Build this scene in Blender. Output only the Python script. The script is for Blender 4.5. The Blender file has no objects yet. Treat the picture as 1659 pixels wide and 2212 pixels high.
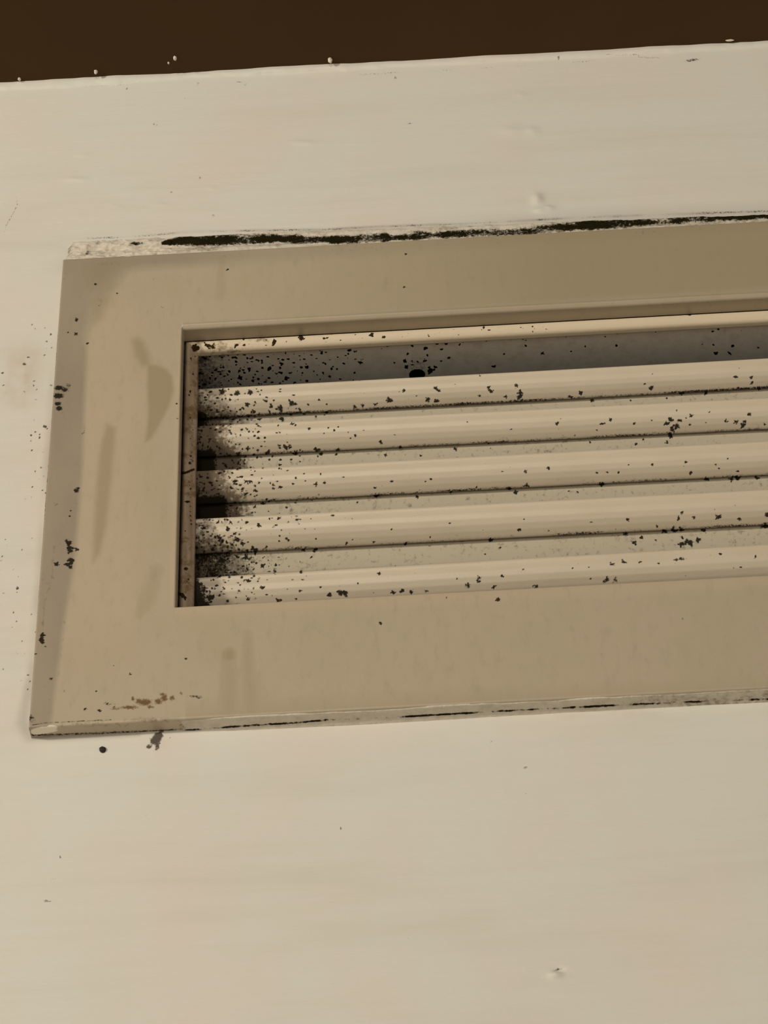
import bpy, math, random
import numpy as np

# ---------------------------------------------------------------- camera
C = bpy.context.scene.collection
W, H, F = 1659.0, 2212.0, 4900.0
up = np.array([-297, 5943, -F]); up /= np.linalg.norm(up)
rt = np.array([1, .054, 0.]); rt[2] = (rt[0]*up[0] + rt[1]*up[1]) / -up[2]; rt /= np.linalg.norm(rt)
fw = np.cross(up, rt)
M = np.array([rt, fw, up])                       # camera -> world
CAM = -M @ np.array([0, 0, -1.]) * 0.507


def at(x, y, Y=0.):
    """point of the vertical plane at depth Y that the photo shows at pixel x, y"""
    d = M @ np.array([x - W/2, -(y - H/2), -F])
    return CAM + (Y - CAM[1]) / d[1] * d


def at_z(x, y, Z):
    d = M @ np.array([x - W/2, -(y - H/2), -F])
    return CAM + (Z - CAM[2]) / d[2] * d


def survey(P):
    """survey coordinates (photo pixels) of surface points, to place stains measured in the photo"""
    c = (np.asarray(P) - CAM) @ M
    return W/2 + F*c[:, 0] / -c[:, 2], H/2 - F*c[:, 1] / -c[:, 2]


cd = bpy.data.cameras.new('camera'); cam = bpy.data.objects.new('camera', cd); C.objects.link(cam)
from mathutils import Matrix
m4 = Matrix([list(M[0]) + [CAM[0]], list(M[1]) + [CAM[1]], list(M[2]) + [CAM[2]], [0, 0, 0, 1]])
cam.matrix_world = m4
cd.sensor_fit = 'VERTICAL'; cd.sensor_height = 24.0; cd.lens = 24.0 * F / H
cd.clip_start = 0.01; cd.clip_end = 50
bpy.context.scene.camera = cam

# ---------------------------------------------------------------- light and exposure
sc = bpy.context.scene
sc.view_settings.view_transform = 'Standard'; sc.view_settings.look = 'None'
sc.view_settings.gamma = 1; sc.view_settings.use_curve_mapping = False
sc.view_settings.exposure = 0.0
w = bpy.data.worlds.new('world'); sc.world = w; w.use_nodes = True
w.node_tree.nodes['Background'].inputs[0].default_value = (1.0, .90, .77, 1)
w.node_tree.nodes['Background'].inputs[1].default_value = 0.60


def area(name, loc, target, size, power, col):
    ld = bpy.data.lights.new(name, 'AREA'); ld.shape = 'DISK'; ld.size = size; ld.energy = power; ld.color = col
    o = bpy.data.objects.new(name, ld); C.objects.link(o); o.location = loc
    from mathutils import Vector
    o.rotation_euler = (Vector(target) - Vector(loc)).to_track_quat('-Z', 'Y').to_euler()
    return o


area('unseen_lamp', (-0.85, -0.75, 0.10), (-.08, 0, 0.02), 0.10, 6.6, (1.0, .90, .76))
area('unseen_lamp', (-0.10, -1.1, 0.10), (0, 0, 0.0), 0.10, 1.7, (1.0, .90, .76))  # added lamp without a known source, brings out highlights on the blade noses

# ---------------------------------------------------------------- helpers
mm = 0.001
WALL_Y = 0.004


def tag(o, label=None, cat=None, group=None, kind=None):
    if label: o['label'] = label
    if cat: o['category'] = cat
    if group: o['group'] = group
    if kind: o['kind'] = kind
    return o


def mesh_obj(name, verts, quads, mat, parent=None, attrs=None, smooth=True, tris=None):
    me = bpy.data.meshes.new(name)
    verts = np.asarray(verts, dtype=np.float32); quads = np.asarray(quads, dtype=np.int32).reshape(-1, 4)
    me.vertices.add(len(verts)); me.vertices.foreach_set('co', verts.ravel())
    me.loops.add(quads.size); me.loops.foreach_set('vertex_index', quads.ravel())
    me.polygons.add(len(quads))
    me.polygons.foreach_set('loop_start', np.arange(0, quads.size, 4, dtype=np.int32))
    me.polygons.foreach_set('loop_total', np.full(len(quads), 4, dtype=np.int32))
    me.update(calc_edges=True); me.validate()
    me.polygons.foreach_set('use_smooth', np.full(len(me.polygons), smooth))
    for k, v in (attrs or {}).items():
        a = me.attributes.new(k, 'FLOAT', 'POINT'); a.data.foreach_set('value', np.asarray(v, dtype=np.float32))
    me.materials.append(mat)
    o = bpy.data.objects.new(name, me); C.objects.link(o)
    if parent: o.parent = parent
    return o


def box(name, x0, x1, y0, y1, z0, z1, mat, parent=None):
    v = [(x, y, z) for x in (x0, x1) for y in (y0, y1) for z in (z0, z1)]
    q = [(0, 1, 3, 2), (4, 6, 7, 5), (0, 4, 5, 1), (2, 3, 7, 6), (0, 2, 6, 4), (1, 5, 7, 3)]
    return mesh_obj(name, v, q, mat, parent, smooth=False)


rng = np.random.default_rng(7)
_tab = rng.random((256, 256))


def vnoise(x, y):
    """value noise in [0,1]"""
    xi = np.floor(x).astype(int); yi = np.floor(y).astype(int); fx = x - xi; fy = y - yi
    fx = fx*fx*(3 - 2*fx); fy = fy*fy*(3 - 2*fy)
    g = lambda a, b: _tab[a % 256, b % 256]
    return (g(xi, yi)*(1-fx) + g(xi+1, yi)*fx)*(1-fy) + (g(xi, yi+1)*(1-fx) + g(xi+1, yi+1)*fx)*fy


def fbm(x, y, o=4):
    s = 0; a = .5; t = 0
    for i in range(o):
        s = s + a*vnoise(x*2**i + 17*i, y*2**i + 5*i); t += a; a *= .5
    return s / t


def spots_field(u, v, spots):
    """spots: (px, py, rx, ry, strength[, angle]); soft bumps, maximum wins"""
    f = np.zeros_like(u)
    for s in spots:
        px, py, rx, ry, a = s[:5]; an = s[5] if len(s) > 5 else 0.0
        R = 2.2*max(rx, ry)
        i = np.nonzero((abs(u - px) < R) & (abs(v - py) < R))[0]
        if not len(i): continue
        du = u[i] - px; dv = v[i] - py; c, sn = math.cos(an), math.sin(an)
        d2 = ((du*c + dv*sn)/rx)**2 + ((-du*sn + dv*c)/ry)**2
        f[i] = np.maximum(f[i], a*np.exp(-d2*0.9))
    return f


def area_field(u, v, P, soft):
    """soft edged patch inside a polygon"""
    f = np.zeros_like(u); P = np.array(P, float); lo = P.min(0) - soft; hi = P.max(0) + soft
    i = np.nonzero((u > lo[0]) & (u < hi[0]) & (v > lo[1]) & (v < hi[1]))[0]
    uu, vv = u[i], v[i]; d = np.full(len(i), 1e9); ins = np.zeros(len(i), bool)
    for a, b in zip(P, np.roll(P, -1, 0)):
        e = b - a; t = np.clip(((uu-a[0])*e[0] + (vv-a[1])*e[1])/(e@e), 0, 1)
        d = np.minimum(d, np.hypot(uu-a[0]-t*e[0], vv-a[1]-t*e[1]))
        if a[1] != b[1]:
            ins ^= ((a[1] > vv) != (b[1] > vv)) & (uu < (b[0]-a[0])*(vv-a[1])/(b[1]-a[1]) + a[0])
    t = np.clip((np.where(ins, d, -d) + soft)/(2*soft), 0, 1); f[i] = t*t*(3-2*t); return f


def poly_field(u, v, path, width, soft=1.0):
    """distance based band along a polyline, width may vary per vertex"""
    f = np.zeros_like(u)
    for (x0, y0, w0), (x1, y1, w1) in zip([(p[0], p[1], p[2] if len(p) > 2 else width) for p in path][:-1],
                                         [(p[0], p[1], p[2] if len(p) > 2 else width) for p in path][1:]):
        dx, dy = x1-x0, y1-y0; L = dx*dx + dy*dy
        t = np.clip(((u-x0)*dx + (v-y0)*dy)/L, 0, 1); d = np.hypot(u-x0-t*dx, v-y0-t*dy); ww = w0 + t*(w1-w0)
        f = np.maximum(f, np.clip(1 - (d/ww)**2*.5, 0, 1) ** (1/soft))
    return f


# ---------------------------------------------------------------- materials
def srgb(r, g, b):
    f = lambda c: ((c/255 + .055)/1.055)**2.4 if c/255 > .04045 else c/255/12.92
    return (f(r), f(g), f(b), 1)


class Mat:
    def __init__(s, name, base, rough=.5, spec=.5):
        s.m = bpy.data.materials.new(name); s.m.use_nodes = True; s.nt = s.m.node_tree
        s.b = s.nt.nodes['Principled BSDF']; s.b.inputs['Roughness'].default_value = rough
        s.b.inputs['Specular IOR Level'].default_value = spec
        s.col = s.n('ShaderNodeRGB'); s.col.outputs[0].default_value = base; s.col = s.col.outputs[0]
        s.tc = s.n('ShaderNodeTexCoord').outputs['Object']; s.hs = []

    def n(s, t, **k):
        x = s.nt.nodes.new(t)
        for a, b in k.items(): setattr(x, a, b)
        return x

    def lk(s, a, b): s.nt.links.new(a, b)

    def noise(s, scale, detail=4, rough=.55, vec=(1, 1, 1)):      # scale in cycles per millimetre
        mp = s.n('ShaderNodeMapping'); mp.inputs['Scale'].default_value = tuple(1000*scale*c for c in vec)
        s.lk(s.tc, mp.inputs[0]); t = s.n('ShaderNodeTexNoise')
        t.inputs['Scale'].default_value = 1; t.inputs['Detail'].default_value = detail; t.inputs['Roughness'].default_value = rough
        s.lk(mp.outputs[0], t.inputs['Vector']); return t.outputs[0]

    def attr(s, name): return s.n('ShaderNodeAttribute', attribute_name=name).outputs['Fac']

    def math(s, op, a, b=None, clamp=False):
        x = s.n('ShaderNodeMath', operation=op, use_clamp=clamp)
        for i, q in enumerate((a, b)):
            if q is None: continue
            if hasattr(q, 'links'): s.lk(q, x.inputs[i])
            else: x.inputs[i].default_value = q
        return x.outputs[0]

    def ramp(s, v, lo, hi):
        x = s.n('ShaderNodeMapRange', interpolation_type='SMOOTHSTEP'); s.lk(v, x.inputs[0])
        x.inputs[1].default_value = lo; x.inputs[2].default_value = hi; return x.outputs[0]

    def mix(s, fac, color, amt=1.0, typ='MIX'):
        x = s.n('ShaderNodeMix', data_type='RGBA', blend_type=typ)
        if amt != 1.0: fac = s.math('MULTIPLY', fac, amt)
        s.lk(fac, x.inputs[0]); s.lk(s.col, x.inputs[6]); x.inputs[7].default_value = color; s.col = x.outputs[2]; return s

    def ragged(s, name, noise, color, k=.7, lo=.4, hi=.56, amt=1.0):
        """stain attribute broken up by noise so that its rim is ragged"""
        v = s.math('ADD', s.attr(name), s.math('MULTIPLY', s.math('SUBTRACT', noise, .5), k))
        fac = s.ramp(v, lo, hi); s.mix(fac, color, amt)
        if name in ('mold', 'soil_shade', 'rust'):                        # growth and dirt are matt
            p = s.b.inputs['Specular IOR Level']
            src = p.links[0].from_socket if p.links else p.default_value
            s.lk(s.math('MULTIPLY', s.math('SUBTRACT', 1.0, fac), src), p)
        return s

    def bump(s, h, dist):
        s.hs.append((h, dist)); return s

    def done(s):
        s.lk(s.col, s.b.inputs['Base Color']); prev = None
        for h, d in s.hs:
            x = s.n('ShaderNodeBump'); x.inputs['Distance'].default_value = d*mm; x.inputs['Strength'].default_value = 1
            s.lk(h, x.inputs['Height'])
            if prev: s.lk(prev, x.inputs['Normal'])
            prev = x.outputs[0]
        if prev: s.lk(prev, s.b.inputs['Normal'])
        return s.m


MOLD = srgb(30, 26, 18)
# white gloss painted wall with horizontal brush strokes
k = Mat('wall_paint', srgb(218, 218, 208), .5, .4)
k.mix(k.ramp(k.noise(.035, 3), .35, .7), srgb(221, 213, 203), .8)
k.mix(k.ramp(k.noise(.12, 4, vec=(.12, 1, 1)), .45, .8), srgb(205, 201, 186), .45)
k.mix(k.attr('ochre'), srgb(170, 140, 95), .5)
k.mix(k.attr('soil_shade'), srgb(120, 110, 100), .6)
k.ragged('mold', k.noise(2.0, 4, .65), srgb(62, 50, 40), k=1.1, lo=.34, hi=.7, amt=.9)
k.bump(k.noise(1, 4, vec=(.03, .4, .4)), .13).bump(k.noise(1.1, 3), .035)
M_WALL = k.done()
# beige enamel of the grille frame
k = Mat('beige_enamel', srgb(183, 170, 147), .36, .5)
k.mix(k.ramp(k.noise(.05, 3), .4, .75), srgb(178, 168, 142), .7)
k.mix(k.ramp(k.noise(.3, 4, vec=(1, 1, .25)), .45, .9), srgb(164, 150, 122), .25)
k.mix(k.attr('pale'), srgb(192, 176, 150), .75)
k.mix(k.attr('grey'), srgb(147, 136, 121), .9)
k.mix(k.ramp(k.noise(.35, 5, .65, vec=(1.3, 1, .5)), .5, .8), srgb(140, 128, 108), .28)
k.mix(k.attr('smear'), srgb(156, 143, 115), .95)
k.ragged('rust', k.noise(2.0, 5, .7), srgb(98, 70, 32), k=1.3, lo=.38, hi=.8, amt=.85)
k.ragged('chip', k.noise(.6, 3), srgb(234, 226, 206), k=.5)
k.ragged('soil_shade', k.noise(.9, 4), srgb(112, 95, 70), k=.9, lo=.35, hi=.8, amt=.8)
k.ragged('mold', k.noise(2.2, 4, .65), MOLD, k=1.1, lo=.34, hi=.66, amt=.95)
k.bump(k.noise(1.6, 3), .03)
M_FRAME = k.done()
# louvre blades: paler enamel, grimy, with shade painted into the recessed lip
k = Mat('blade_enamel', srgb(208, 196, 174), .36, .5)
k.mix(k.ramp(k.noise(.25, 4, vec=(.3, 1, 1)), .4, .8), srgb(200, 188, 164), .6)
k.mix(k.attr('lip_soil_shade'), srgb(182, 176, 154), .6)
k.ragged('soil_shade', k.noise(.9, 5, .65), srgb(78, 64, 50), k=1.1, lo=.4, hi=.75, amt=.85)
k.ragged('mold', k.noise(2.2, 4, .7), MOLD, k=1.35, lo=.36, hi=.68, amt=.96)
k.bump(k.noise(1.6, 3), .03)
M_BLADE = k.done()
# core frame: same enamel with brown dirt
k = Mat('core_enamel', srgb(214, 200, 174), .4, .4)
k.mix(k.attr('brown'), srgb(128, 104, 84), .85)
k.ragged('soil_shade', k.noise(1.0, 5, .65), srgb(120, 96, 62), k=1.1, lo=.4, hi=.8, amt=.8)
k.ragged('mold', k.noise(1.5, 4, .6), srgb(52, 40, 26), k=.9)
k.bump(k.noise(1.2, 3), .05)
M_CORE = k.done()
# galvanised neck
k = Mat('neck_metal', srgb(222, 216, 204), .6, .4)
k.mix(k.ramp(k.noise(.4, 5, .7), .4, .75), srgb(190, 182, 166), .6)
k.ragged('soil_shade', k.noise(1.2, 5, .7), srgb(62, 52, 42), k=1.2, lo=.35, hi=.85, amt=.9)
k.ragged('mold', k.noise(1.6, 4, .6), srgb(24, 20, 15), k=.9)
M_NECK = k.done()
k = Mat('duct_dark', srgb(40, 38, 34), .8, .2); M_DUCT = k.done()
# sealant
k = Mat('sealant', srgb(212, 205, 190), .6, .3)
k.mix(k.ramp(k.noise(.5, 4), .4, .8), srgb(184, 175, 156), .6)
k.ragged('soil_shade', k.noise(.8, 5, .65), srgb(128, 114, 88), k=1.0, lo=.4, hi=.8, amt=.8)
k.ragged('mold', k.noise(1.1, 5, .75), srgb(34, 31, 16), k=1.25, lo=.36, hi=.68)
k.bump(k.noise(.9, 4), .25)
M_SEAL = k.done()
k = Mat('ceiling_brown', srgb(74, 53, 27), .7, .15)
k.mix(k.ramp(k.noise(.03, 3), .3, .8), srgb(67, 47, 25), .6); k.bump(k.noise(.8, 3), .03)
M_CEIL = k.done()
k = Mat('floor_boards', srgb(190, 172, 145), .6, .3)
k.mix(k.ramp(k.noise(.01, 4, vec=(1, .1, 1)), .4, .7), srgb(165, 142, 112), .6); M_FLOOR = k.done()
k = Mat('white_paint_drip', srgb(214, 206, 192), .5, .4); k.bump(k.noise(1.5, 2), .05); M_DRIP = k.done()
k = Mat('dark_speck', srgb(46, 38, 34), .6, .3); k.bump(k.noise(3, 2), .08); M_SPECK = k.done()

# ---------------------------------------------------------------- measured stains (photo pixels)
sr = random.Random(11)


def S(t, ratio=1.0, a=1.0):
    o = []
    for s in t.split():
        p = [float(q) for q in s.split(',')]
        rr = p[2]*.78; q = p[3] if len(p) > 3 else a
        o.append((p[0], p[1], rr*sr.uniform(.8, 1.25), rr*sr.uniform(.6, 1.0)*ratio, q, sr.uniform(-.6, .6)))
        for _ in range(3 if p[2] > 4 else 1):                       # ragged arms
            an = sr.uniform(0, 6.28); o.append((p[0] + rr*1.05*math.cos(an), p[1] + rr*.9*math.sin(an), rr*sr.uniform(.35, .7), rr*sr.uniform(.3, .5), q*.95, an))
    return o


BLADE_SPOTS = S('''605,882,9 630,871,10 549,890,7 541,847,7 534,874,6 496,862,4 582,889,5 583,880,4 648,885,5 666,874,4 689,864,4
706,873,3 766,879,5 784,876,5 811,874,5 841,864,7 575,858,3 591,865,3 480,847,8 513,849,7 606,841,3 516,900,4 537,899,4 561,906,5 609,905,6
558,933,4 572,946,4 537,947,3 617,966,7 627,966,5 579,977,6 534,969,6 516,980,6 639,980,7 686,972,8 694,981,5 731,971,5 727,981,4 700,936,3
709,924,3 722,930,4 731,922,3 752,934,3 767,940,4 757,947,3 786,929,3 822,954,4 632,916,5
599,1040,4 590,1048,5 605,1052,5 639,1033,4 683,1046,5 701,1043,4 742,1031,3 810,1054,4 813,1070,5 772,1085,4 846,1040,3 552,1060,5 543,1040,5
576,1078,4 568,1087,5 508,1040,5 501,1055,5 531,1067,5 520,1030,5 560,1043,4 531,1040,5
603,1119,5 559,1135,6 498,1128,5 493,1143,5 471,1128,5 439,1141,5 471,1158,6 480,1170,5 513,1167,6 523,1174,7 501,1176,5 582,1120,3 683,1164,3
749,1173,4 680,1143,3 807,1171,4 846,1144,3 552,1188,10 531,1205,7 656,1188,5 682,1187,7 672,1204,4 513,1203,5 567,1221,6 534,1229,5 440,1200,6
536,1255,6 567,1270,6 514,1259,3 819,1239,4 773,1260,3 736,1281,9 745,1281,9 712,1286,7 600,1296,6 537,1295,5 455,1290,9 430,1262,8 440,1275,9
872,844,5 841,865,7 900,855,3 941,838,6 947,844,5 925,862,7 943,866,6 1055,837,5 1061,845,6 1036,855,4 1093,857,5 1125,849,8 1122,857,8
1116,833,5 1128,863,4 999,871,4 1231,857,6 1255,848,6 1037,812,3 1203,915,5 1105,927,3 852,939,3 823,955,5 864,966,4 1055,958,3 1242,940,3
983,970,5 832,983,4 910,985,4 1254,849,5 1408,837,7 1393,829,4 1589,814,5 1624,814,5 1624,828,5 1594,837,4 1472,849,6 1525,850,5 1280,865,5
1362,865,4 1440,860,4 1639,839,5 1462,887,3 1448,907,7 1440,915,7 1462,920,8 1452,929,8 1446,936,6 1467,908,6 1493,898,5 1490,917,4 1482,903,4
1567,910,6 1590,911,6 1605,919,7 1609,910,5 1618,895,5 1652,917,4 1525,913,3 1532,890,3 1319,907,5 1301,915,6 1370,915,4 1408,908,3 1289,929,3
1290,1021,4 1312,1020,4 1336,1021,4 1358,1004,3 1409,1003,4 1481,998,4 1492,1021,5 1553,1012,4 1546,1003,3 1572,991,3 1594,1018,4 1301,1045,7
1526,1035,6 1580,1035,7 1593,1034,8 1636,1033,6 1275,956,4 1390,949,4 1441,956,5 1374,959,4 1449,942,6 1229,1061,3 1247,1062,4
1355,1122,5 1276,1128,4 1473,1107,5 1466,1120,5 1500,1117,5 1553,1117,8 1597,1121,5 1657,1113,7 1420,1137,4 1455,1146,9 1435,1147,7 1352,1153,6
1471,1144,7 1521,1146,7 1654,1137,9 1387,1162,5 1370,1172,7 1417,1167,4 1474,1162,5 1473,1175,9 1490,1172,10 1507,1167,7
1322,1219,7,.8 1347,1214,7,.8 1384,1214,5 1423,1217,3 1460,1209,5,.8 1471,1207,7,.8 1556,1197,4 1632,1203,5 1601,1225,4 1276,1250,4 1272,1225,4,.7
1237,1227,3 1311,1252,9,.8 1330,1254,9,.7 1085,1018,4,.8 1134,1018,5 1185,1011,5 1138,1049,6 1100,1055,6 1113,1064,6 1029,1053,4 974,1063,5
931,1035,4 919,1040,3 846,1040,4 809,1053,4 812,1072,5 902,1073,5 909,985,3 821,954,4 864,965,3 833,983,4 1228,1061,3 1120,1145,5
1185,1146,4,.8 1132,1122,3 972,1130,3 845,1144,3 929,1160,3 1059,1167,6 876,1175,5 929,1180,3 1081,1183,4 1048,1197,3 819,1239,5 1035,1248,5
1035,1256,6 1084,1244,5 1130,1230,4,.8 987,1250,3 870,1276,7 849,1280,6 888,1279,5 1067,1267,6 1012,1266,8,.8 1158,1266,8,.8 920,1277,6,.7''')
rs = random.Random(3)
for i in range(640):                                    # fine peppering, densest at the left ends
    x = 420 + abs(rs.gauss(0, 1))*110; y = rs.uniform(840, 1300)
    if x > 760: continue
    BLADE_SPOTS.append((x, y, rs.uniform(1.8, 5.0), rs.uniform(1.6, 3.6), rs.uniform(.65, 1.0)))
for i in range(110):
    BLADE_SPOTS.append((rs.uniform(500, 1659), rs.uniform(790, 1290), rs.uniform(1.4, 2.6), rs.uniform(1.4, 2.4), rs.uniform(.5, .8)))
NECK_SPOTS = S('''582,796,6 605,794,4 603,804,4 618,816,6 663,794,5 653,806,3 698,805,4 685,810,3 703,786,4 716,797,4 728,797,4 778,783,5
757,756,4 663,823,4 573,825,4 538,796,4 519,816,6 546,823,4 919,752,5 953,755,4 970,773,4 881,764,4 923,767,4 874,780,5 890,780,4 902,781,4
918,779,5 878,793,5 953,780,3 942,793,5 852,784,3 992,745,4 1089,765,3 1171,764,5 1136,747,4 1234,759,3 1067,792,5 1332,747,4 1264,749,3
1541,745,4 1547,764,5 1576,763,5 1583,747,4 1638,751,3 1539,716,4 1518,744,4,.7 930,800,10,.9''')
for i in range(240):
    x = 430 + abs(rs.gauss(0, 1))*170
    NECK_SPOTS.append((x, rs.uniform(735, 835), rs.uniform(1.8, 4.5), rs.uniform(1.6, 3.5), rs.uniform(.6, .95)))
for i in range(120):
    x = rs.uniform(440, 1659); y = 757 - (x - 425)*.0543 + abs(rs.gauss(0, 7))
    NECK_SPOTS.append((x, y + 3, rs.uniform(2, 5), rs.uniform(1.6, 3), rs.uniform(.6, .9)))

# ---------------------------------------------------------------- lattice with a rectangular opening
def axis(segs, extra):
    a = []
    for x0, x1, st in segs: a += list(np.arange(x0, x1, st))
    a.append(segs[-1][1]); a = np.array(a)
    e = np.array(sorted(set(np.round(extra, 6))))
    if len(e):
        keep = np.array([np.min(abs(e - v)) > .09 for v in a]); a = a[keep]
    return np.array(sorted(set(list(np.round(a, 6)) + list(e))))


def lattice(xs, zs, hole, yfun, back_outer=None, back_inner=None):
    """xs, zs in mm; front surface Y = yfun(X, Z) in mm; edges carried back to the given depths"""
    nx, nz = len(xs), len(zs)
    X, Z = np.meshgrid(xs, zs, indexing='ij')
    Y = yfun(X, Z)
    V = np.stack([X, Y, Z], -1).reshape(-1, 3)
    idx = np.arange(nx*nz).reshape(nx, nz)
    cx = (xs[:-1] + xs[1:])/2; cz = (zs[:-1] + zs[1:])/2
    CX, CZ = np.meshgrid(cx, cz, indexing='ij'); keep = np.ones_like(CX, bool)
    if hole: keep = ~((CX > hole[0]) & (CX < hole[1]) & (CZ > hole[2]) & (CZ < hole[3]))
    q = np.stack([idx[:-1, :-1], idx[1:, :-1], idx[1:, 1:], idx[:-1, 1:]], -1)[keep]
    quads = [q]; add = []
    n = len(V)

    def skirt(loop, back):
        nonlocal n
        K = 10 if back < 20 else 1; loop = np.array(loop); P = V[loop].copy(); m = len(loop)
        for i in range(K + 1):
            Q1 = P.copy(); Q1[:, 1] = P[:, 1] + (back - P[:, 1])*i/K; add.append(Q1)
            if i:
                b = n + i*m + np.arange(m); a = b - m
                quads.append(np.stack([a, b, np.roll(b, -1), np.roll(a, -1)], -1))
        n += (K + 1)*m
    if back_outer is not None:
        skirt(list(idx[:, 0]) + list(idx[-1, 1:]) + list(idx[-2::-1, -1]) + list(idx[0, -2:0:-1]), back_outer)
    if hole and back_inner is not None:
        i0, i1 = np.searchsorted(xs, hole[0] - 1e-6), np.searchsorted(xs, hole[1] - 1e-6)
        j0, j1 = np.searchsorted(zs, hole[2] - 1e-6), np.searchsorted(zs, hole[3] - 1e-6)
        lp = list(idx[i0:i1+1, j0]) + list(idx[i1, j0+1:j1+1]) + list(idx[i1-1:i0-1 if i0 else None:-1, j1]) + list(idx[i0, j1-1:j0:-1])
        skirt(lp[::-1], back_inner)
    V = np.concatenate([V] + add)
    quads = np.concatenate(quads)
    used = np.unique(quads); mp = np.full(len(V), -1); mp[used] = np.arange(len(used))
    return V[used]*mm, mp[quads]


# ================================================================ SETTING
OX0, OX1, OZ0, OZ1 = -76.4, 365.0, -53.0, 86.7         # outer rectangle of the grille flange
IX0, IX1, IZ0, IZ1 = -46.3, 335.0, -23.5, 60.6         # its opening
CEIL = at(830, 135, WALL_Y)[2]*1000                     # height of the ceiling line
XTOPS = np.array([at(x, y, WALL_Y) for x, y in [(0, 185), (400, 158), (830, 135), (1200, 115), (1659, 88)]])[:, 2]*1000
CEIL = XTOPS.mean()

WX = axis([(-1800, -300, 250), (-300, -104, 28), (-104, 114, .4), (114, 400, 22), (400, 1900, 250)], [])
WZ = axis([(-2240, -300, 250), (-300, -122, 25), (-122, CEIL, .4)], [-27, 64])
BUMPS = [(165, 388, 22, 4, .25), (180, 336, 16, 4, .12), (655, 308, 26, 4, .22), (345, 442, 18, 4, .15), (250, 446, 12, 4, .1), (458, 408, 12, 4, .15), (1105, 282, 28, 10, .3), (1150, 282, 14, 8, .3), (1160, 430, 12, 12, .7), (1185, 450, 14, 6, .5), (1165, 455, 14, 5, .5), (1200, 2105, 14, 8, .6), (1125, 204, 14, 5, .15)]


def wall_y(X, Z):
    u, v = survey(np.stack([X.ravel()*mm, np.full(X.size, WALL_Y), Z.ravel()*mm], -1))
    y = np.zeros(X.size); x = X.ravel(); z = Z.ravel()
    for b in BUMPS:
        d2 = ((u-b[0])/b[2])**2 + ((v-b[1])/b[3])**2; y -= b[4]*np.exp(-d2)
    y += .5*np.exp(-(((u-1206)/13)**2 + ((v-2096)/5)**2))
    # ridge of thick paint cut in along the ceiling
    t = CEIL - z; wv = fbm(x*.09, 0*x + 3.3, 3)
    low = 2.6 + 1.1*(fbm(x*.12, 0*x + 9.1, 4) - .5)*2
    r = np.clip((low - t)/.55, 0, 1); r = r*r*(3-2*r)
    y -= r*(.25 + .9*(wv - .35)) + .25*np.exp(-((t-1.2)/.9)**2)
    # shallow recess between wall paint and flange, top side
    y -= .35*(fbm(x*.02, z*.03, 2)-.5)
    return (WALL_Y*1000 + y).reshape(X.shape)


V, Q = lattice(WX, WZ, (-48, 336, -27, 64), wall_y, None, 120)
u, v = survey(V)
wall_spots = S('''60,772,4 52,786,4 97,922,5 67,932,3 85,938,3 85,946,3 102,926,3 88,965,2.5 5,806,4 7,832,3 70,1052,3.5 69,1073,3,.7 50,1045,2.5,.8 38,1270,4.5 8,1282,4
47,1471,4 60,1458,4 64,1472,3 5,1448,3,.8 130,1851,4.5,.9 314,1761,4,.7 737,1791,4,.75 1134,1658,5,.7 1135,1714,4,.55 1062,1601,6,.6 882,2027,4,.6
432,384,6,.6 371,415,5,.55 461,465,5,.6 855,168,5,.55 530,183,4,.6 429,180,5,.6 303,176,4,.5 275,191,5,.5 1240,2095,3,.5 333,268,5,.6 338,270,4,.55 400,213,4,.5
208,1518,4,.5 127,1623,3,.7 368,1593,4,.6 800,172,4,.5 1350,152,3,.5 1207,124,6,.75''')
wall_spots += [(102, 1946, 13, 2.6, .85), (122, 1945, 8, 2, .6), (118, 1899, 9, 2.4, .6), (885, 267, 12, 2.5, .55, -.25), (1495, 130, 20, 4, .7, -.15),
               (342, 1590, 10, 8, 1.3), (336, 1600, 11, 9, 1.3), (340, 1611, 6, 7, .9), (322, 1613, 7, 5, 1), (338, 1618, 5, 4, .9), (348, 1580, 6, 5, .9),
               (1206, 2094, 13, 4, .65, -.3), (1500, 1650, 14, 2, .5), (520, 177, 22, 2.2, .5)]
for i in range(34): wall_spots.append((rs.gauss(88, 16), rs.uniform(700, 1100), rs.uniform(2, 3.6), rs.uniform(2, 3.2), rs.uniform(.7, 1.0)))
for i in range(26): wall_spots.append((rs.gauss(45, 22), rs.uniform(1150, 1500), rs.uniform(1.8, 3.2), rs.uniform(1.8, 3), rs.uniform(.6, .9)))
mold = spots_field(u, v, wall_spots)
mold = np.maximum(mold, .52*poly_field(u, v, [(36, 425), (37, 445), (24, 468), (12, 490), (8, 510)], 2.0))
# dark hairline where the ridge of paint ends
edge = [(0, 197), (90, 192), (160, 188), (330, 180), (420, 176), (640, 170), (830, 158), (1000, 150), (1150, 140), (1290, 131)]
mold = np.maximum(mold, .40*poly_field(u, v, edge, 2.6) * np.clip(fbm(u*.02, v*.02, 3)*2.1 - .35, 0, 1.1))
mold = np.maximum(mold, .55*poly_field(u, v, [(1310, 118), (1378, 118), (1380, 124), (1425, 125)], 1.6))
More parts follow.
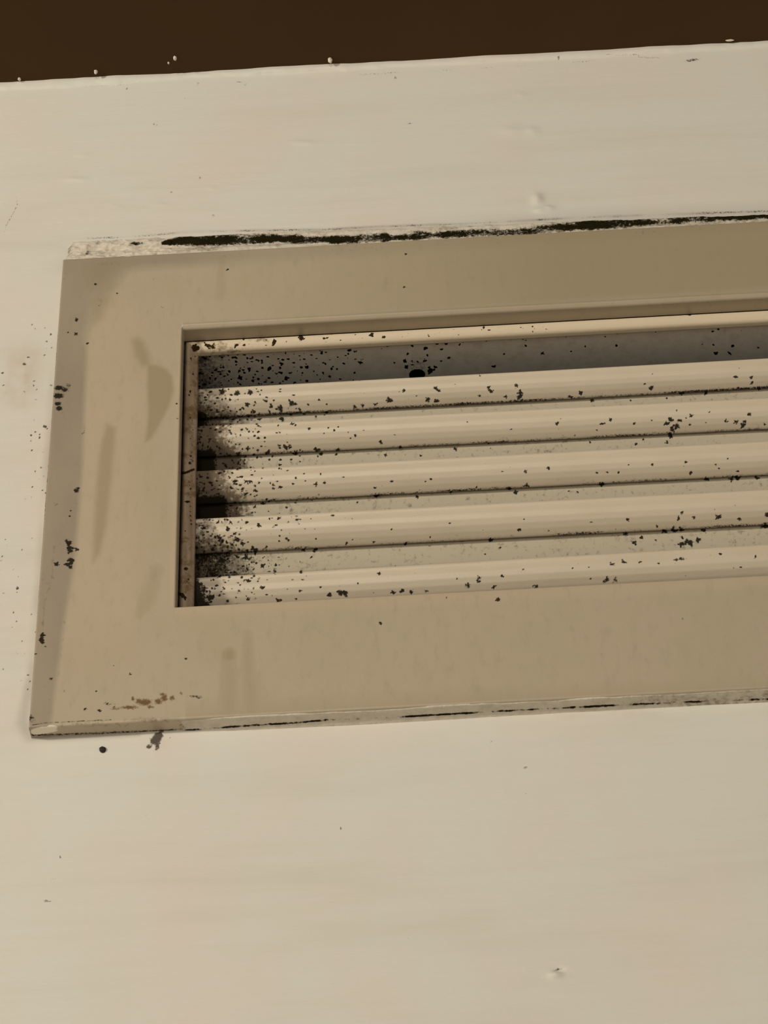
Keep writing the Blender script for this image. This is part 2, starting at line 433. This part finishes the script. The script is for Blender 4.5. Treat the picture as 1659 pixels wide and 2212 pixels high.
# dark paint edge over the mouldy joint, and grime hugging the flange
je = [(130, 516), (280, 512), (420, 500), (700, 496), (830, 489), (1000, 484), (1200, 473), (1300, 468), (1480, 462), (1659, 456)]
mold = np.maximum(mold, .50*poly_field(u, v, je, 3.0) * np.clip(fbm(u*.03, v*.05, 3)*1.6, .3, 1.1))
lf = [(132, 560), (112, 900), (84, 1250), (52, 1575), (72, 1597)]
left = np.interp(v, [560, 900, 1250, 1575], [134, 111, 85, 58])
soil_shade = .5*np.clip(1 - abs(u - left)/16, 0, 1)*np.clip((v-700)/200, 0, 1)*(v < 1600)*fbm(u*.03, v*.01, 3)*1.3
soil_shade = np.maximum(soil_shade, .5*poly_field(u, v, [(62, 1470, 12), (50, 1560, 22), (62, 1590, 22), (140, 1592, 14), (300, 1586, 8)], 10)**4)
soil_shade = np.maximum(soil_shade, .75*poly_field(u, v, je, 3.2)*np.clip((u-200)/500, .12, 1)*np.clip(fbm(u*.012, v*.05, 3)*1.5, .35, 1))
jy = np.interp(u, [p[0] for p in je], [p[1] for p in je])
soil_shade = np.maximum(soil_shade, .30*np.clip(1 - (jy - v)/26, 0, 1)*(v < jy + 30)*(u > 700)*np.clip((u-700)/500, 0, 1))
och = spots_field(u, v, [(55, 800, 38, 45, .7), (40, 850, 40, 30, .6), (30, 1000, 40, 60, .12), (1380, 1540, 60, 8, .3), (1230, 1546, 40, 6, .25), (340, 1600, 20, 20, .2)]) * fbm(u*.05, v*.05, 4)*1.5
o = mesh_obj('wall_back', V, Q, M_WALL, None, dict(mold=mold, soil_shade=soil_shade, ochre=och)); tag(o, kind='structure')

o = box('ceiling', -1.8, 1.9, -2.6, .2, CEIL*mm, CEIL*mm + .06, M_CEIL); tag(o, kind='structure')
o = box('floor', -1.8, 1.9, -2.6, .15, -2.30, -2.24, M_FLOOR); tag(o, kind='structure')

# ================================================================ THE GRILLE
g = bpy.data.objects.new('vent_grille', None); C.objects.link(g); g.location = (0, 0, 0)
tag(g, 'beige metal air vent grille with mould speckled louvres, set in the white wall', 'air vent')

# ---- flange frame
offs = [0, .05, .12, .22, .35, .5, .7, .9]
ex = [OX0 + q for q in offs] + [OX1 - q for q in offs] + [IX0 - q for q in offs] + [IX1 + q for q in offs]
ez = [OZ0 + q for q in offs] + [OZ1 - q for q in offs] + [IZ0 - q for q in offs] + [IZ1 + q for q in offs]
FX = axis([(OX0, 110, .32), (110, OX1, 8)], ex); FZ = axis([(OZ0, OZ1, .32)], ez)


def frame_y(X, Z):
    def rnd(d, R): d = np.clip(d, 0, R); return R - np.sqrt(np.maximum(R*R - (R-d)**2, 0))
    do = np.minimum(np.minimum(X-OX0, OX1-X), np.minimum(Z-OZ0, OZ1-Z))
    y = rnd(do, .5)*.8
    inX = (X >= IX0) & (X <= IX1)
    y = np.maximum(y, np.where(inX, rnd(np.where(Z >= IZ1, Z-IZ1, 9), .8)*.9, 0))
    y = np.maximum(y, np.where(inX, rnd(np.where(Z <= IZ0, IZ0-Z, 9), .3), 0))
    inZ = (Z >= IZ0) & (Z <= IZ1)
    y = np.maximum(y, np.where(inZ, rnd(np.where(X <= IX0, IX0-X, 9), .35), 0))
    y = y - np.where(inX & (Z > IZ1), .32*np.exp(-((Z-IZ1-.95)/.38)**2), 0)
    return y + .12*(fbm(X*.05, Z*.05, 2) - .5)


bl0 = lambda v: np.interp(v, [560, 640, 720, 1000, 1200, 1350, 1560], [300, 225, 190, 180, 170, 140, 112])
V, Q = lattice(FX, FZ, (IX0, IX1, IZ0, IZ1), frame_y, 4.2, 4.6)
u, v = survey(V)
fs = S('''1076,1295,6 965,1291,3 822,1346,5 877,549,4 492,582,4 873,620,4 402,1423,4 1475,1336,4,.7 282,1456,3.5 246,1438,3,.8 206,614,4 253,634,3.5,.8 165,691,5 164,721,5 147,718,3
188,742,4 351,664,4,.6 332,603,3,.6 208,1493,3.5 76,1413,3.5 168,1055,6,.8 165,1060,6 121,1090,5,.6 153,1103,4,.8 151,1115,4,.9 150,1183,9 146,1172,8 152,1190,9 153,1210,8 150,1218,7
140,1219,5 122,1219,6 168,1187,6,.9 116,1249,3.5,.7 151,1225,6,.9 91,1372,7 90,1380,7 91,1388,5 99,1397,4 180,935,6,.6 296,966,3,.7 382,872,3 383,905,4,.6 215,660,5,.6
65,1550,8,.8 62,1553,5 183,1532,4 214,1534,5 232,1520,7,.7 245,1528,5,.6 110,1467,5,.8 138,1494,5,.6''')
fs += [(128, 838, 12, 6, .9), (140, 842, 10, 6, .8), (126, 855, 14, 7, .9), (125, 872, 8, 6, .9), (128, 882, 9, 6, .9), (148, 833, 8, 7, .6), (420, 1504, 22, 4, .6), (960, 520, 20, 4, .35), (430, 1508, 10, 3, .6)]
mold = spots_field(u, v, fs)
rim = .62*poly_field(u, v, [(134, 563), (111, 900), (85, 1250), (60, 1545), (58, 1572), (66, 1588)], 2.6)
mold = np.maximum(mold, rim*np.clip(fbm(u*.02, v*.02, 3)*1.5, .5, 1))
mold = np.maximum(mold, .60*poly_field(u, v, [(66, 1588), (120, 1587), (380, 1577)], 3))
mold = np.maximum(mold, .55*poly_field(u, v, [(70, 1566), (100, 1561), (240, 1555)], 1.8))
rust = spots_field(u, v, [(313, 1517, 18, 9, 1), (300, 1515, 10, 8, .9), (342, 1515, 12, 8, .9), (355, 1508, 9, 11, .9), (352, 1500, 9, 6, .8), (372, 1508, 8, 8, .8), (391, 1498, 5, 5, .8),
                          (280, 1528, 26, 6, .85), (325, 1527, 12, 5, .8), (250, 1531, 20, 4, .7), (240, 1521, 24, 4, .6), (287, 1510, 6, 7, .8), (185, 1532, 8, 3, .7), (350, 1500, 10, 5, .8)])
soil_shade = .34*np.clip((bl0(v) - u)/10, 0, 1)*np.clip(fbm(u*.03, v*.012, 4)*2 - .45, 0, 1)
soil_shade = np.maximum(soil_shade, spots_field(u, v, [(148, 1180, 20, 34, .42), (125, 850, 26, 30, .35), (215, 650, 14, 20, .45), (200, 680, 10, 26, .4), (90, 1380, 12, 30, .45), (330, 1555, 90, 8, .6), (200, 1565, 120, 9, .55),
                          (165, 1100, 18, 26, .35), (235, 570, 60, 10, .45), (65, 1555, 14, 14, .6), (185, 925, 10, 30, .35)]))
soil_shade = np.maximum(soil_shade, .5*poly_field(u, v, [(117, 1180), (112, 1250), (96, 1300), (92, 1360)], 4))
soil_shade = np.maximum(soil_shade, .42*poly_field(u, v, [(140, 1340), (134, 1400), (126, 1460)], 5))
soil_shade = np.maximum(soil_shade, .36*(np.interp(u, [135, 1659], [584, 497]) - v > 0)*np.clip(fbm(u*.01, v*.03, 3)*1.5, 0, 1))
chip = spots_field(u, v, [(95, 1577, 32, 8, 1.0, -.05), (82, 1580, 18, 8, 1), (112, 1571, 16, 6, .8)])
# grey film along the left and top margins, washed lighter band, wiped smears
bl = np.interp(v, [560, 640, 720, 1000, 1200, 1350, 1560], [300, 225, 190, 180, 165, 140, 112])
grey = np.clip((bl - u)/np.interp(v, [640, 760], [55, 12]) + .3, 0, 1)*np.clip(.55 + .6*fbm(u*.012, v*.006, 3), 0, 1)
grey = np.maximum(grey, .8*np.clip((np.interp(u, [135, 300, 1659], [612, 590, 505]) - v)/22, 0, 1)*np.clip((700-u)/300, .45, 1))
pale = np.clip((u - bl)/8, 0, 1)*np.clip((330 - u)/60, 0, 1)*np.clip((v-620)/60, 0, 1)*np.clip((1500-v)/200, 0, 1)*.55
pale = np.maximum(pale, .7*np.clip(1 - abs(v - np.interp(u, [378, 1659], [1322, 1255]))/22, 0, 1)*(u > 378))
pale = np.maximum(pale, .6*np.clip(1 - abs(u - np.interp(v, [712, 1310], [388, 372]))/12, 0, 1)*(v > 712)*(v < 1310))
pale = np.maximum(pale, .5*poly_field(u, v, [(206, 1010), (200, 1100), (196, 1200)], 5))
pale = np.maximum(pale, .5*poly_field(u, v, [(109, 1055), (106, 1110), (103, 1160)], 5))
sm = .85*area_field(u, v, [(318, 786), (338, 788), (360, 797), (372, 812), (375, 845), (364, 880), (346, 915), (326, 948), (314, 955), (320, 900), (319, 840)], 6)
sm = np.maximum(sm, .8*area_field(u, v, [(285, 735), (299, 728), (312, 742), (322, 768), (326, 790), (306, 792), (292, 770)], 11))
sm = np.maximum(sm, .7*area_field(u, v, [(230, 915), (250, 925), (248, 960), (238, 1060), (229, 1140), (216, 1195), (201, 1215), (203, 1140), (208, 1060), (215, 980)], 9))
sm = np.maximum(sm, .75*np.clip((u - 500)/700, 0, 1)*(v < 760)*np.clip((np.interp(u, [393, 1659], [725, 645]) - v)/30, 0, 1))
sm = np.maximum(sm, .55*area_field(u, v, [(180, 570), (300, 560), (255, 600), (240, 640), (222, 690), (205, 700), (196, 640)], 14)*fbm(u*.03, v*.03, 3)*1.6)
sm = np.maximum(sm, .8*poly_field(u, v, [(495, 1412, 13), (495, 1418, 14)], 12)*(v < 1425))
sm = np.maximum(sm, .42*np.clip(1 - abs(u - np.interp(v, [1425, 1540], [494, 495]))/np.interp(v, [1425, 1540], [17, 30]), 0, 1)**.35*(v > 1422)*(v < 1550))
sm = np.maximum(sm, .38*poly_field(u, v, [(535, 1370, 10), (538, 1450, 14), (545, 1540, 22)], 12))
sm = np.maximum(sm, .35*poly_field(u, v, [(340, 1230, 12), (320, 1290, 18), (300, 1330, 8)], 12))
sm = np.maximum(sm, .30*np.clip((v - np.interp(u, [378, 1659], [1505, 1455]))/40, 0, 1)*(u > 400))
sm = np.maximum(sm, .30*poly_field(u, v, [(480, 560, 8), (475, 640, 10)], 9))
o = mesh_obj('frame', V, Q, M_FRAME, g, dict(mold=mold, rust=rust, soil_shade=soil_shade, chip=chip, grey=grey, pale=pale, smear=sm))

# ---- core frame: rolled profile swept round the opening (mitred)
PROF = [(.0, 6.0), (.35, 5.2), (.5, 4.6), (.75, 4.15), (1.05, 3.95), (1.5, 4.0), (2.1, 4.2), (2.6, 4.45), (3.0, 4.7), (3.25, 5.0), (3.38, 5.4), (3.4, 6.0), (3.4, 6.6), (2.0, 6.9), (2.0, 7.5)]


def resample(pr, st):
    out = []
    for a, b in zip(pr[:-1], pr[1:]):
        n = max(1, int(math.dist(a, b)/st))
        out += [(a[0] + (b[0]-a[0])*i/n, a[1] + (b[1]-a[1])*i/n) for i in range(n)]
    return out + [pr[-1]]


def core_side(axis_, sgn):
    pr = resample(PROF, .2); vs = []
    if axis_ == 'x': s = np.concatenate([np.arange(0, 1, .22/156)*0, []])
    lo, hi = (IX0, IX1) if axis_ == 'x' else (IZ0, IZ1)
    ts = axis([(lo, min(hi, 110), .25)] + ([(110, hi, 8)] if hi > 110 else []), [])
    q = []; m = len(pr)
    for t in ts:
        for d, y in pr:
            tt = min(max(t, lo + d), hi - d)
            if axis_ == 'x': vs.append((tt, y, IZ1 - d if sgn > 0 else IZ0 + d))
            else: vs.append((IX1 - d if sgn > 0 else IX0 + d, y, tt))
    n = len(ts); I = np.arange(n*m).reshape(n, m)
    q = np.stack([I[:-1, :-1], I[1:, :-1], I[1:, 1:], I[:-1, 1:]], -1).reshape(-1, 4)
    if (axis_ == 'x') == (sgn > 0): q = q[:, ::-1]
    return np.array(vs)*mm, q


Vs, Qs, n = [], [], 0
side_flag = []
for ax_, sg in (('x', 1), ('x', -1), ('z', -1), ('z', 1)):
    a, b = core_side(ax_, sg); Vs.append(a); Qs.append(b + n); n += len(a); side_flag += [1.0 if ax_ == 'z' else 0.0]*len(a)
V = np.concatenate(Vs); Q = np.concatenate(Qs); side = np.array(side_flag)
u, v = survey(V)
cs = S('''1488,679,5 1493,663,4 1256,664,5 1210,682,7 686,710,6 651,730,7 648,726,5 593,737,6 512,745,5 528,745,4 450,747,8 426,751,9 420,755,8 460,750,6 590,745,4 720,712,4 755,718,4 803,723,6 700,731,4
707,730,3.5 1045,707,4 1058,713,4 1650,668,4 1545,663,3 404,1084,5 401,1228,5 393,1285,7 400,1291,6 410,1000,4 412,985,4 411,845,4 1210,690,5 830,728,5 840,711,3''')
for i in range(60): cs.append((rs.uniform(400, 900), 0, 0, 0, 0))
cs = [c for c in cs if c[4] > 0]
for i in range(90):
    x = rs.uniform(410, 1200); cs.append((x, 757 - (x-425)*.054 - rs.uniform(0, 30), rs.uniform(1.6, 3.5), rs.uniform(1.5, 2.6), rs.uniform(.5, .8)))
for i in range(60):
    y = rs.uniform(760, 1300); cs.append((422 - (y-757)*.02 - abs(rs.gauss(0, 7)), y, rs.uniform(1.5, 3), rs.uniform(1.5, 3.5), rs.uniform(.5, .8)))
mold = spots_field(u, v, cs)
mold = np.maximum(mold, .75*poly_field(u, v, [(391, 1022), (401, 1021), (418, 1014)], 3.5)*side)
soil_shade = .75*np.clip(fbm(u*.03, v*.06, 4)*1.9 - .4, 0, 1)*np.clip((800 - u)/260, .3, 1)
soil_shade = np.maximum(soil_shade, side*.5*np.clip(fbm(u*.06, v*.02, 4)*1.6 - .2, 0, 1))
brown = side*(u < 470)*(.45 + .7*np.clip(fbm(u*.15, v*.01, 3), 0, 1))
o = mesh_obj('core_frame', V, Q, M_CORE, g, dict(mold=mold, soil_shade=soil_shade, brown=np.clip(brown, 0, 1))); tag(o, 'paler inner rim with brown dirt')

# ---- neck of sheet metal behind the opening, with a round bolt hole in its top sheet
NZ1, NZ0, NX0, NX1, ND = IZ1 - 2.0, IZ0 + 1.0, IX0 + 2.0, IX1 - 2.0, 75.0
hp = at_z(901, 806, NZ1*mm)*1000
hx, hy, hr = hp[0], hp[1] + .6, 2.0
xs = axis([(NX0, 105, .25), (105, NX1, 8)], []); ys = axis([(5.5, 32, .25), (32, ND, 6)], [])
X, Y = np.meshgrid(xs, ys, indexing='ij')
dx, dy = X - hx, Y - hy; d = np.hypot(dx, dy); near = (abs(d - hr) < .14)
X = np.where(near, hx + dx/np.maximum(d, 1e-6)*hr, X); Y = np.where(near, hy + dy/np.maximum(d, 1e-6)*hr, Y)
V = np.stack([X, Y, np.full_like(X, NZ1)], -1).reshape(-1, 3); I = np.arange(X.size).reshape(X.shape)
Q = np.stack([I[:-1, :-1], I[:-1, 1:], I[1:, 1:], I[1:, :-1]], -1).reshape(-1, 4)
dd = np.hypot(V[:, 0]-hx, V[:, 1]-hy)[Q]; Q = Q[~(dd < hr - .05).any(1)]
V = V*mm; u, v = survey(V)
mold = spots_field(u, v, NECK_SPOTS)
soil_shade = np.clip((560 - u)/150, 0, 1)*.75 + .45*np.clip(1 - (v - (757 - (u-425)*.0543))/14, 0, 1) + .2*fbm(u*.02, v*.02, 3)  # dirt plus painted shade at the left end and just behind the core edge
soil_shade = np.maximum(soil_shade, .5*spots_field(u, v, [(903, 790, 50, 30, 1)]))
mesh_obj('neck_top_sheet', V, Q, M_NECK, g, dict(mold=mold, soil_shade=np.clip(soil_shade, 0, 1)))
v8 = [(NX0, 5.5, NZ0), (NX0, ND, NZ0), (NX0, ND, NZ1), (NX0, 5.5, NZ1), (NX1, 5.5, NZ0), (NX1, ND, NZ0), (NX1, ND, NZ1), (NX1, 5.5, NZ1),
      (NX0, 5.5, NZ0), (NX0, ND, NZ0), (NX1, ND, NZ0), (NX1, 5.5, NZ0)]
mesh_obj('neck_body', np.array(v8)*mm, [(0, 3, 2, 1), (4, 5, 6, 7), (8, 9, 10, 11)], M_NECK, g, dict(mold=[0]*12, soil_shade=[.8]*12), smooth=False)
box('duct_backing', NX0*mm, NX1*mm, ND*mm, (ND+2)*mm, NZ0*mm, (NZ1+8)*mm, M_DUCT, g)
box('duct_cover', NX0*mm, NX1*mm, .0050, (ND)*mm, (NZ1+4)*mm, (NZ1+5)*mm, M_DUCT, g)

# ---- five louvre blades
BP = [(7.6, -5.6), (4.2, -2.0), (2.2, -.3), (.9, .05), (.45, .05), (.15, -.12), (-.2, -.4), (-.24, -.75), (-.1, -1.2), (0, -1.8), (.12, -2.7), (.5, -3.9), (1.25, -5.0), (2.3, -5.95), (3.3, -6.6), (3.8, -6.85), (4.1, -6.9),
      (5.3, -5.9), (5.3, -6.0), (5.05, -6.3), (5.1, -6.8), (5.5, -7.5), (6.1, -8.6), (7.2, -10.6), (7.6, -11.0), (8.0, -10.6), (7.6, -5.6)]
NOSE = [([(425, 840), (840, 817), (1200, 798), (1659, 773)], 8.6), ([(425, 915), (840, 903), (1200, 884), (1659, 855)], 7.0), ([(425, 1015), (840, 996), (1200, 978), (1659, 950)], 6.6),
        ([(425, 1118), (840, 1100), (1200, 1079), (1659, 1056)], 7.0), ([(425, 1247), (840, 1222), (1200, 1200), (1659, 1175)], 8.6)]
BSC = [.92, .95, 1.0, 1.03, 1.08]
bx = axis([(IX0 + 2.2, 106, .2), (106, IX1 - 2.2, 7)], [])
for bi, (pts, yd) in enumerate(NOSE):
    A = np.array([at(x, y, yd*mm)*1000 for x, y in pts]); kk, z0 = np.polyfit(A[:, 0], A[:, 2], 1)
    kk *= .9
    pr = np.array(resample(BP, .22)); pr = pr*BSC[bi]
    nn, m = len(bx), len(pr)
    X = np.repeat(bx[:, None], m, 1); wob = .10*(fbm(bx*.03, bx*0 + bi*7, 3) - .5)
    Zl = z0 + np.where(bx < 105, kk*bx, kk*105) + wob
    V = np.stack([X, np.repeat((yd + pr[:, 0])[None], nn, 0), Zl[:, None] + pr[:, 1][None]], -1).reshape(-1, 3)*mm
    I = np.arange(nn*m).reshape(nn, m)
    Q = np.stack([I[:-1, :-1], I[:-1, 1:], I[1:, 1:], I[1:, :-1]], -1).reshape(-1, 4)[:, ::-1]
    u, v = survey(V)
    mold = spots_field(u, v, BLADE_SPOTS)
    # fraction down the blade, for growth that gathers in the groove at its foot
    f = np.tile(np.where(pr[:, 0]/BSC[bi] > 4.5, 8.5, -pr[:, 1]/BSC[bi]), nn)
    lip_soil_shade = np.tile(np.clip(pr[:, 0]/BSC[bi] - 4.5, 0, 1), nn)  # greenish soil and painted shade on the lip set back behind the face
    gro = np.exp(-((f - 6.85)/.25)**2)
    mold = np.maximum(mold, gro*(.12 + .6*fbm(u*.012, v*0 + bi*3, 4) + (.14 if bi == 0 else 0)))
    endm = np.clip((500 + 40*(fbm(v*.03, v*0 + bi, 2) - .5) - u)/110, 0, 1)
    endm = endm*[.75, .95, .95, .62, .60][bi]*(.45 + .75*fbm(u*.04, v*.05, 4)) * (.6 + .5*np.clip(f/9, 0, 1))
    if bi == 3: endm = np.maximum(endm, .55*np.clip((600-u)/120, 0, 1)*np.clip((f-6.2)/1.0, 0, 1)*(.5 + fbm(u*.05, v*.08, 3)))
    if bi == 4: endm = .9*np.clip(((440 + (v-1245)*.5) - u)/26, 0, 1)*(.6 + .6*fbm(u*.08, v*.08, 3))
    mold = np.maximum(mold, endm)
    if bi in (1, 2):                                       # black growth in the lower left corner
        mold = np.maximum(mold, 1.1*np.clip((475 + 25*(bi == 2) - u)/20, 0, 1)*np.clip((f - 5.4)/1.2, 0, 1))
    if bi == 0: mold = np.maximum(mold, 1.0*np.clip((470 - u)/40, 0, 1)*np.clip((f - 5.0)/1.6, 0, 1))
    soil_shade = np.clip((560 - u)/150, 0, 1)*[.65, 1.1, 1.1, .55, .3][bi] + .30*np.clip((f - 4.6)/2.4, 0, 1) + .15*fbm(u*.02, v*.04, 3)  # grime, with shade painted in at the left ends
    o = mesh_obj('louvre_blade', V, Q, M_BLADE, g, dict(lip_soil_shade=lip_soil_shade, mold=np.clip(mold, 0, 1.2), soil_shade=np.clip(soil_shade, 0, 1)))

# ================================================================ SEALANT
# upper joint: hollow bead between flange and wall, black with mould
sx = axis([(-75.8, 110, .25), (110, 364, 8)], [])
TP = [(.8, -1.0), (.3, .1), (.5, 1.5), (1.4, 2.6), (2.6, 4.2), (2.9, 6.0), (2.6, 7.5), (3.0, 8.8), (3.8, 9.6), (4.3, 10.3)]
pr = np.array(resample(TP, .22)); nn, m = len(sx), len(pr)
t = np.clip((sx + 75.8)/170, 0, 1)
sc_ = 1.0 - .40*np.clip((sx + 30)/135, 0, 1)                  # the joint narrows towards the right
sc_ = sc_*np.clip(.8 + (sx + 75.8)/5, 0, 1)
X = np.repeat(sx[:, None], m, 1); P = np.repeat(np.arange(m)[None], nn, 0)
rg = (fbm(X*.35, P*.22, 4) - .5)
Yv = np.repeat(pr[:, 0][None], nn, 0) + rg*1.1*np.where(X < -50, 1.7, .7); Zv = OZ1 - .15 + np.repeat(pr[:, 1][None], nn, 0)*sc_[:, None]
Yv = np.where(P == m-1, 4.6, Yv); Yv = np.where(P == 0, .8, Yv)
V = np.stack([X, Yv, Zv], -1).reshape(-1, 3)*mm; I = np.arange(nn*m).reshape(nn, m)
Q = np.stack([I[:-1, :-1], I[1:, :-1], I[1:, 1:], I[:-1, 1:]], -1).reshape(-1, 4)
u, v = survey(V)
streak = [(352, 525, 5), (400, 520, 12), (470, 519, 13), (590, 515, 11), (605, 516, 8), (640, 516, 12), (690, 518, 8), (720, 518, 10), (830, 513, 11), (850, 514, 6), (900, 509, 11), (940, 508, 8), (1040, 503, 11), (1090, 502, 9), (1150, 498, 10), (1250, 487, 11), (1290, 485, 12), (1400, 480, 9), (1500, 473, 9), (1659, 465, 9)]
mold = poly_field(u, v, streak, 9)*(.40 + .75*fbm(u*.03, v*.06, 4))
mold = np.maximum(mold, spots_field(u, v, [(295, 526, 18, 5, .8), (228, 514, 14, 4, .7), (212, 526, 9, 6, .6), (190, 543, 8, 5, .6), (187, 548, 9, 4, .6), (270, 524, 12, 4, .5)]))
soil_shade = .6*np.clip(fbm(u*.03, v*.1, 4)*1.8 - .4, 0, 1)
soil_shade = np.maximum(soil_shade, .55*(v > np.interp(u, [135, 1659], [545, 470]))*np.clip((u-900)/300, 0, 1))
o = mesh_obj('sealant_bead', V, Q, M_SEAL, None, dict(mold=mold, soil_shade=soil_shade))
tag(o, 'cracked pale sealant joint with black mould streak, along the top of the grille', 'sealant')

# lower joint: smooth bead under the flange, starting a little right of the corner
sx = axis([(at(385, 1560, 0)[0]*1000, 110, .25), (110, 364, 8)], [])
LP = [(.5, .5), (.25, .0), (.5, -.25), (1.5, -.45), (2.6, -.5), (3.4, -.7), (4.3, -1.3)]
pr = np.array(resample(LP, .2)); nn, m = len(sx), len(pr)
k0 = np.clip((sx - sx[0])/8, 0, 1); k0 = k0*(1 - .35*np.clip((sx-20)/90, 0, 1))
X = np.repeat(sx[:, None], m, 1); P = np.repeat(np.arange(m)[None], nn, 0)
Yv = .3 + (np.repeat(pr[:, 0][None], nn, 0) - .3)*1.0 + .5*(fbm(X*.12, P*.1, 3) - .5)
Zv = OZ0 + .12 + np.repeat(pr[:, 1][None], nn, 0)*(.25 + .75*k0[:, None]) + .25*(fbm(X*.1, P*.12 + 9, 3) - .5)
Yv = np.where(P == m-1, 4.7, Yv); Yv = np.where(P == 0, .8, Yv)
V = np.stack([X, Yv, Zv], -1).reshape(-1, 3)*mm; I = np.arange(nn*m).reshape(nn, m)
Q = np.stack([I[:-1, :-1], I[:-1, 1:], I[1:, 1:], I[1:, :-1]], -1).reshape(-1, 4)
u, v = survey(V)
mold = .66*poly_field(u, v, [(400, 1578), (540, 1567), (640, 1561), (710, 1555), (840, 1550), (1100, 1535), (1380, 1521), (1520, 1515), (1659, 1510)], 2.8)*np.clip(fbm(u*.02, v*0, 3)*1.8, .3, 1.2)
mold = np.maximum(mold, .62*poly_field(u, v, [(600, 1537), (640, 1535), (710, 1530), (850, 1523), (1120, 1510), (1300, 1502)], 2.2)*np.clip(fbm(u*.03, v*0 + 4, 3)*1.9 - .1, .1, 1.2))
soil_shade = .35*np.clip(fbm(u*.01, v*.04, 4)*1.6 - .2, 0, 1) + .3*np.clip((u - 1150)/300, 0, 1) + .5*np.clip((430 - u)/50, 0, 1)
o = mesh_obj('sealant_bead', V, Q, M_SEAL, None, dict(mold=mold, soil_shade=soil_shade))
tag(o, 'smooth off-white sealant joint under the bottom edge of the grille', 'sealant')

# ================================================================ SMALL THINGS
def blob(name, c, r, mat, seed, n=14):
    vs, q = [], []
    for i in range(n + 1):
        th = math.pi*i/n
        for j in range(2*n):
            ph = math.pi*j/n
            k_ = 1 + .18*(vnoise(np.array([math.cos(ph)*1.5 + seed*3.1 + 5]), np.array([math.sin(ph)*1.5 + th*1.3 + 5]))[0] - .5)*2
            vs.append((r[0]*k_*math.sin(th)*math.cos(ph), r[1]*k_*math.sin(th)*math.sin(ph), r[2]*k_*math.cos(th)))
    for i in range(n):
        for j in range(2*n): q.append((i*2*n + j, (i+1)*2*n + j, (i+1)*2*n + (j+1) % (2*n), i*2*n + (j+1) % (2*n)))
    o = mesh_obj(name, np.array(vs)*mm, q, mat); o.location = c; return o


for i, (x, y, r, lab) in enumerate([
        (42, 171, (.45, .5, .5), 'white paint drip on the brown ceiling edge, nearest the left of the picture'),
        (207, 155, (.5, .5, .9), 'white paint drip hanging from the brown ceiling above the left part of the grille'),
        (378, 126, (.45, .7, .6), 'small white paint drip standing clear of the wall on the brown ceiling'),
        (364, 136, (.25, .35, .4), 'tiny white paint fleck just left of and below the clear standing ceiling drip'),
        (713, 130, (.6, .6, 1.1), 'long white paint drip at the middle of the brown ceiling edge'),
        (1576, 87, (1.1, .3, .3), 'flat white paint fleck on the ceiling edge near the right of the picture')]):
    c = at_z(x, y, CEIL*mm - r[2]*.3*mm); tag(blob('paint_drip', c, r, M_DRIP, i), lab, 'paint drip', 'white paint drips on the brown ceiling')
c = at(222, 1619, WALL_Y - .0002)
tag(blob('dirt_speck', c, (.72, .45, .72), M_SPECK, 9), 'round black speck on the white wall below the lower left corner of the grille', 'speck')
